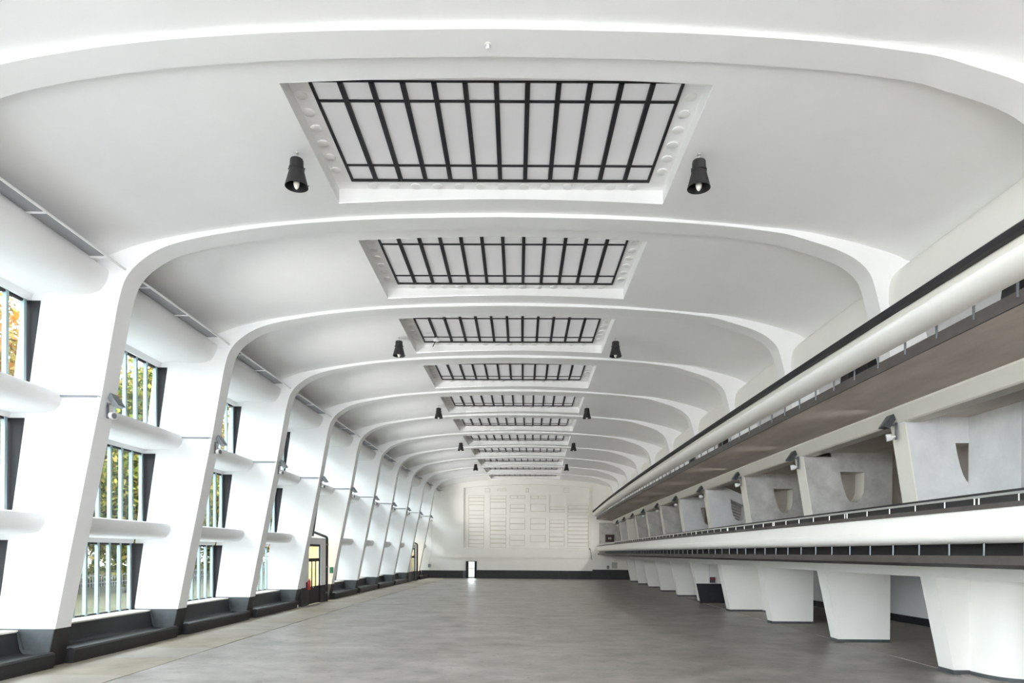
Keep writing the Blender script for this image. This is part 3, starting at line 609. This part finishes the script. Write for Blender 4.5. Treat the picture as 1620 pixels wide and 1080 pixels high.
# ------------------------------------------------------------------ pendant lamps
def make_pendant():
    r = empty('pendant_lamp')
    sh = MB().lathe([(0.0,0.0),(0.125,0.0),(0.135,-0.02),(0.14,-0.17),(0.158,-0.175),(0.158,-0.205),(0.145,-0.21),(0.235,-0.56),(0.228,-0.56),(0.138,-0.215),(0.12,-0.03),(0.0,-0.02)], 32)
    sh.obj('shade', 'lamp', r, True)
    MB().lathe([(0.0,-0.40),(0.035,-0.40),(0.062,-0.46),(0.066,-0.50),(0.05,-0.56),(0.025,-0.60),(0.0,-0.615)], 18).obj('bulb', 'bulb', r, True)
    MB().lathe([(0.0,-0.02),(0.03,-0.02),(0.03,-0.40),(0.0,-0.40)], 12).obj('socket', 'fixdark', r, True)
    ch = MB()
    for k in range(3): ch.tube([(0.012*math.cos(t), 0.0 if k % 2 else 0.012*math.sin(t)*0, 0.03+0.035*k+0.022*math.sin(t)) if k % 2 else (0, 0.012*math.cos(t), 0.03+0.035*k+0.022*math.sin(t)) for t in [2*math.pi*j/10 for j in range(11)]], 0.004, 6, False)
    ch.obj('chain', 'steel', r)
    MB().lathe([(0.0,0.16),(0.05,0.16),(0.04,0.125),(0.008,0.115),(0.0,0.11)], 14).obj('ceiling_hook', 'steel', r, True)
    for s in (-1, 1): MB().tube([(s*0.15,0,-0.19),(s*0.175,0,-0.19)], 0.016, 8).obj('side_screw', 'fixdark', r)
    MB().tube([(0.225,0.02,-0.535),(0.258,0.02,-0.53)], 0.008, 6).obj('clip', 'fixdark', r)
    return r
pd = make_pendant(); k = 0
for i in range(5):
    y = 14+12*i
    for side, x in (('left', -4.46), ('right', 3.79)):
        o = pd if k == 0 else copy_tree(pd); put(o, y, x, vz(x)-0.135); k += 1
        if side == 'right': o.rotation_euler.z += 0.3
        tag(o, (f'black bell pendant lamp {side} of the skylight nearest the camera' if i == 0 else (f'farthest black bell pendant lamp {side} of the skylights' if i == 4 else f'{ORD[i]} black bell pendant lamp from the camera, {side} of the skylights')), 'lamp', 'black bell pendant lamps')

# ------------------------------------------------------------------ floodlights
def make_flood(dark, conduit):
    r = empty('floodlight')
    MB().box(-0.02,0.0,-0.05,0.05,-0.34,0.10).obj('back_plate', 'fixture', r)
    MB().tube([(0,0,0.02),(0.12,0,0.02),(0.16,0,0.06)], 0.022, 8).obj('arm', 'fixture', r)
    h = MB(); c, s = math.cos(0.6), math.sin(0.6)
    def T(p): return (0.20+p[0]*c-p[2]*s, p[1], 0.08+p[0]*s+p[2]*c)
    h.add([T(p) for p in [(-0.08,-0.12,-0.13),(0.06,-0.16,-0.19),(0.06,0.16,-0.19),(-0.08,0.12,-0.13),(-0.08,-0.12,0.13),(0.06,-0.16,0.19),(0.06,0.16,0.19),(-0.08,0.12,0.13)]],
          [(0,3,2,1),(4,5,6,7),(0,1,5,4),(1,2,6,5),(2,3,7,6),(3,0,4,7)])
    h.obj('housing', 'fixdark' if dark else 'fixture', r)
    l = MB(); l.add([T(p) for p in [(0.062,-0.14,-0.17),(0.072,-0.14,-0.17),(0.072,0.14,-0.17),(0.062,0.14,-0.17),(0.062,-0.14,0.17),(0.072,-0.14,0.17),(0.072,0.14,0.17),(0.062,0.14,0.17)]],
          [(0,3,2,1),(4,5,6,7),(0,1,5,4),(1,2,6,5),(2,3,7,6),(3,0,4,7)]); l.obj('lens', 'fixdark', r)
    sp = MB().tube([(0.02,0,-0.26),(0.10,0,-0.27)], 0.03, 10).tube([(0.06,0.0,-0.27),(0.10,-0.03,-0.275),(0.20,-0.07,-0.29)], [0.05,0.085,0.09], 16).obj('round_spot', 'cover', r)
    MB().tube([(0.198,-0.069,-0.29),(0.206,-0.072,-0.291)], 0.07, 16).obj('spot_lens', 'fixture', sp)
    if conduit: MB().tube([(-0.02,-0.05,0.12),(-0.02,-0.335,0.14),(-0.06,-0.345,0.145),(-1.06,-0.345,0.155)], 0.016, 8).tube([(-0.06,-0.345,0.115),(-1.0,-0.345,0.125)], 0.010, 6).obj('conduit', 'fixture', r)
    return r
fa = make_flood(False, True); fb = make_flood(True, False)
def beam(parent, watts, direction, cone):        # the lamp's own light, thrown from just in front of its lens
    l = bpy.data.lights.new('flood_beam', 'SPOT'); l.energy = watts; l.color = (1.0, 0.985, 0.96); l.spot_size = math.radians(cone); l.spot_blend = 1.0; l.shadow_soft_size = 0.16
    o = bpy.data.objects.new('flood_beam', l); COL.objects.link(o); o.parent = parent; o.location = (0.32, 0, 0.22)
    o.rotation_euler = Vector(direction).to_track_quat('-Z', 'Y').to_euler(); return o

beam(fa, 1000, (1.0, 0.85, 0.36), 88); beam(fb, 420, (0.9, -1.0, -0.55), 84)
for n in range(0, 10):
    y = 17+6*n
    o = fa if n == 0 else copy_tree(fa); put(o, y, pierx(6.52)+0.005, 6.52)
    tag(o, nth(n, 'grey twin floodlight', 9) + ', on a left pier', 'floodlight', 'floodlights on the left piers')
    o = fb if n == 0 else copy_tree(fb); put(o, y, 9.50, 6.10); o.rotation_euler.z += math.pi
    tag(o, nth(n, 'dark twin floodlight', 9) + ', on a gallery column at right', 'floodlight', 'floodlights on the gallery columns')

# ------------------------------------------------------------------ small fittings
e = station('fire_extinguisher', 36.05, -11.05); tag(e, 'red fire extinguisher beside the nearer glazed door', 'extinguisher')
e.location.z = 0.85
MB().lathe([(0,0),(0.08,0),(0.085,0.02),(0.085,0.42),(0.06,0.49),(0.025,0.51),(0.025,0.56),(0,0.56)], 16).obj('cylinder', 'red', e, True)
MB().tube([(0,0,0.55),(0.05,0,0.60),(0.10,0,0.58)], 0.014, 6).obj('handle', 'black', e); MB().tube([(0.02,0.02,0.55),(0.10,0.05,0.45),(0.10,0.05,0.15)], 0.012, 6).obj('hose', 'black', e)
MB().box(-0.14,-0.08,-0.04,0.04,0.1,0.4).obj('wall_bracket', 'black', e)
g = station('call_box', 40.62, -11.20, 1.6); tag(g, 'small green box on the pier beside the drain pipe', 'box')
MB().box(-0.08,0.10,-0.05,0.07,0,0.36).obj('case', 'green', g); MB().box(-0.05,0.07,-0.06,-0.05,0.06,0.30).obj('front', 'green', g)
def wall_box(name, x, z, wd, h, dp, label, cat, m='box', run=None):
    b_ = station(name, YR, x, z); tag(b_, label, cat)
    MB().box(-wd/2,wd/2,0.02-dp,0.02,0,h).obj('case', m, b_); MB().box(-wd/2+0.03,wd/2-0.03,0.01-dp,0.02-dp,0.03,h-0.03).obj('front', m, b_)
    if run: MB().box(run[0]-0.02-x,run[0]+0.02-x,-0.03,0.03,h,run[1]-z).obj('conduit', 'cover', b_)
wall_box('socket_box', -11.12, 1.20, 0.26, 0.36, 0.12, 'small grey socket box at the left end of the rear wall', 'box', 'fixture', (-11.12, 2.4))
wall_box('switch_box', 8.91, 1.17, 0.24, 0.36, 0.12, 'small dark switch box on the rear wall under the gallery', 'box', 'fixdark', (8.91, 2.3))
wall_box('fuse_cabinet', 9.62, 1.25, 0.60, 0.66, 0.16, 'grey fuse cabinet on the rear wall under the gallery', 'cabinet', 'box', (9.62, 2.4))
v = station('conduit_run', YR, -10.88); tag(v, 'thin vertical conduit on the left end of the rear wall', 'conduit')
MB().tube([(0,-0.04,2.45),(0,-0.04,6.5)], 0.03, 8).obj('pipe_run', 'cover', v)
cb = station('control_box', 40.68, 11.47, 1.2); tag(cb, 'small dark control box above the dark dado on a lower pier', 'box')
MB().box(-0.16,0.16,-0.10,0.0,0,0.34).obj('case', 'fixdark', cb); MB().box(-0.11,-0.01,-0.115,-0.10,0.18,0.28).box(0.03,0.12,-0.115,-0.10,0.18,0.28).obj('dial', 'red', cb)
MB().box(-0.20,-0.16,-0.06,0.0,0,1.3).obj('conduit', 'cover', cb)
# slatted stair seen through the sloping wall opening
st = station('stair', 37.0); tag(st, 'slatted white stair behind the sloping gallery wall', 'stair')
for k in range(11):
    z = 4.3+0.15*k
    MB().prism([(10.4,z+0.62),(10.4,z+0.70),(12.4,z-0.10),(12.4,z-0.18)], -0.05, 0.05).obj('slat', 'palecon', st)
hf = station('hanging_fitting', 26.15, -3.05, 11.40); tag(hf, 'small white broken fitting dangling under the third skylight', 'fitting')
MB().tube([(0,0,0),(0.01,0,-0.30)], 0.006, 6).obj('cord', 'steel', hf)
MB().lathe([(0,-0.28),(0.05,-0.29),(0.10,-0.34),(0.12,-0.40),(0.06,-0.43),(0,-0.42)], 12).obj('holder', 'cover', hf, True)
MB().tube([(-0.02,0,-0.40),(-0.14,0,-0.62)], 0.016, 6).obj('stem', 'black', hf)
dc = station('dangling_cable', 76.25, 6.98, 2.2); tag(dc, 'short dark cable hanging at the right edge of the rear panel', 'cable')
MB().tube([(-0.12,0,1.18),(-0.02,0,1.05),(0.03,0,0.6),(0.06,0,0.15),(0.14,0,0.0)], 0.035, 6).obj('cable_run', 'fixdark', dc); MB().box(-0.2,-0.06,0.0,0.16,1.12,1.24).obj('cable_clip', 'fixdark', dc)
# end-of-rail bracket wires and the smoke detector knob on the nearest rib
kn = station('ceiling_knob', 11.02, -0.42, 11.10); tag(kn, 'tiny white knob under the nearest rib', 'fitting')
MB().lathe([(0,0),(0.02,0),(0.02,-0.05),(0.035,-0.06),(0.03,-0.085),(0,-0.09)], 14).obj('knob_body', 'cover', kn, True)
MB().lathe([(0,0.0),(0.045,0.0),(0.045,-0.012),(0,-0.012)], 14).obj('knob_base', 'cover', kn)
for i, yy_ in enumerate((13.2, 18.8, 19.9, 32.5, 38.4, 42.3)):
    d_ = station('equipment_box', yy_, 9.75, 6.72); tag(d_, f'{ORD[i]} black box from the camera, on a pole behind the upper parapet', 'box', 'black boxes on the upper gallery')
    MB().add([(-0.18,-0.26,1.02),(0.18,-0.26,1.02),(0.18,0.26,1.02),(-0.18,0.26,1.02),(-0.14,-0.20,1.66),(0.18,-0.22,1.66),(0.18,0.22,1.66),(-0.14,0.20,1.66)], [(0,3,2,1),(4,5,6,7),(0,1,5,4),(1,2,6,5),(2,3,7,6),(3,0,4,7)]).obj('case', 'black', d_)
    MB().tube([(0,0,0.04),(0,0,1.02)], 0.025, 8).obj('pole', 'fixdark', d_); MB().lathe([(0,0),(0.2,0),(0.2,0.03),(0.03,0.05),(0,0.05)], 16).obj('foot', 'fixdark', d_)

# ------------------------------------------------------------------ outdoors
gr = link('ground', mesh('ground', [(-220,-150,-0.32),(220,-150,-0.32),(220,260,-0.32),(-220,260,-0.32)], [(0,1,2,3)]), 'grass'); tag(gr, 'leaf strewn grass outside the left windows', 'ground', kind='structure')
pv = MB().sweep([(-18.6,-0.32),(-18.6,-0.28),(-13.1,-0.28),(-13.1,-0.32)], yrange(-20, 100, 10)).obj('pavement', 'paving'); tag(pv, 'pale stone path along the outside of the left windows', 'path', kind='structure')
fc = MB().box(-30,30,-70,Y0-0.02,-0.3,-0.06).obj('bounce_ground', 'paving'); tag(fc, 'unseen pale ground behind the camera, added to bounce light onto the ceiling', 'path', kind='structure')  # added out of view as a reflector for the vault
def leaves(cx, cy, cz, rx, ry, rz, n, size):
    nc = 46; d = rng.normal(size=(nc, 3)); d /= np.linalg.norm(d, axis=1)[:, None]; rad = rng.uniform(0.25, 1.0, nc)**0.5
    C = d*rad[:, None]*np.array([rx, ry, rz]); idx = rng.integers(0, nc, n)
    P = C[idx]+rng.normal(size=(n, 3))*np.array([rx, ry, rz])*0.17
    P += np.array([cx, cy, cz])
    a = rng.normal(size=(n, 3)); a /= np.linalg.norm(a, axis=1)[:, None]; b = np.cross(a, rng.normal(size=(n, 3))); b /= np.linalg.norm(b, axis=1)[:, None]
    s = (size*rng.uniform(0.6, 1.3, n))[:, None]
    V = np.stack([P-a*s, P+b*s*0.6, P+a*s, P-b*s*0.6], 1).reshape(-1, 3)
    me = bpy.data.meshes.new('foliage'); me.vertices.add(4*n); me.vertices.foreach_set('co', V.ravel())
    me.loops.add(4*n); me.loops.foreach_set('vertex_index', np.arange(4*n)); me.polygons.add(n); me.polygons.foreach_set('loop_start', np.arange(0, 4*n, 4)); me.update(calc_edges=True); return me
TREES = [(-29.5,33.5,0),(-30.5,43.5,1),(-29.0,52.5,1),(-31.5,61.5,0),(-29.5,71.5,1),(-31.0,81.5,0),(-29.5,92.0,1),(-31.0,103.0,0),(-42,49,1),(-43,63,0),(-42,78,1),(-44,95,1),(-30.5,23,0),(-43,112,1)]
for i, (tx, ty, k) in enumerate(TREES):
    t = empty('tree', (tx, ty, -0.3)); hh = random.uniform(17.0, 20.0)
    if i < 8: lab = f"{('orange', 'green yellow')[k]} autumn tree, {ORD[i]} of the row outside the left windows"
    else: lab = f"{('orange', 'green yellow')[k]} autumn tree, {ORD[i-8]} of those farther out beyond the left windows"
    tag(t, lab, 'tree', 'autumn trees outside the left windows')
    lean = random.uniform(-0.6, 0.6); tr = MB().tube([(0,0,-0.2),(0.05,0.02,0.5),(lean*0.3,0.1,3.0),(lean,0.3,6.0),(lean*1.3,0.5,10)], [0.75,0.55,0.46,0.32,0.12], 12)
    for q in range(6):
        an = q*1.05+random.random(); z0 = 2.4+0.55*q; l = random.uniform(2.2, 3.4)
        tr.tube([(lean*z0/4.6,0.2,z0),(lean*z0/4.6+math.cos(an)*l*0.5,0.2+math.sin(an)*l*0.5,z0+0.7),(lean*z0/4.6+math.cos(an)*l,0.2+math.sin(an)*l,z0+1.7)], [0.13,0.09,0.04], 8)
    tr.obj('trunk', 'bark', t, True)
    fo = link('foliage', leaves(lean, 0.3, hh*0.58, 5.2, 5.2, hh*0.42, 26000, 0.21), ('leafA', 'leafB')[k], t); fo['kind'] = 'stuff'
hg = empty('hedge', (-37.5, 64, -0.3)); tag(hg, 'low mixed hedge behind the tree trunks outside', 'hedge')
fo = link('foliage', leaves(0, 0, 0.9, 1.3, 52, 0.9, 16000, 0.14), 'leafB', hg); fo['kind'] = 'stuff'
MB().box(-0.4,0.4,-50,50,0,0.5).obj('hedge_core', 'bark', hg)
fe = empty('garden_fence', (-35.5, 70, -0.3)); tag(fe, 'white picket fence beyond the trees outside', 'fence')
for z in (0.35, 0.95): MB().box(-0.02,0.02,-36,36,z,z+0.08).obj('fence_rail', 'fence', fe)
pk = MB().box(-0.02,0.02,-0.04,0.04,0.0,1.2).me('picket')
for q in range(180): link('picket', pk, 'fence', fe, loc=(0.03, -35.8+0.4*q, 0))
hb = empty('garden_house', (-66, 95, -0.3)); tag(hb, 'pale house far behind the trees outside', 'building')
MB().box(-5,5,-14,14,0,6).obj('house_wall', 'bldg', hb)
MB().add([(-5.5,-14.5,6),(5.5,-14.5,6),(5.5,14.5,6),(-5.5,14.5,6),(0,-14.5,9),(0,14.5,9)], [(0,1,2,3),(0,4,1),(2,5,3),(1,4,5,2),(3,5,4,0)]).obj('house_roof', 'bark', hb)
for q in range(5):
    for z in (1.2, 3.8): MB().box(4.98,5.06,-12+5.4*q,-10.4+5.4*q,z,z+1.4).obj('house_window', 'black', hb)
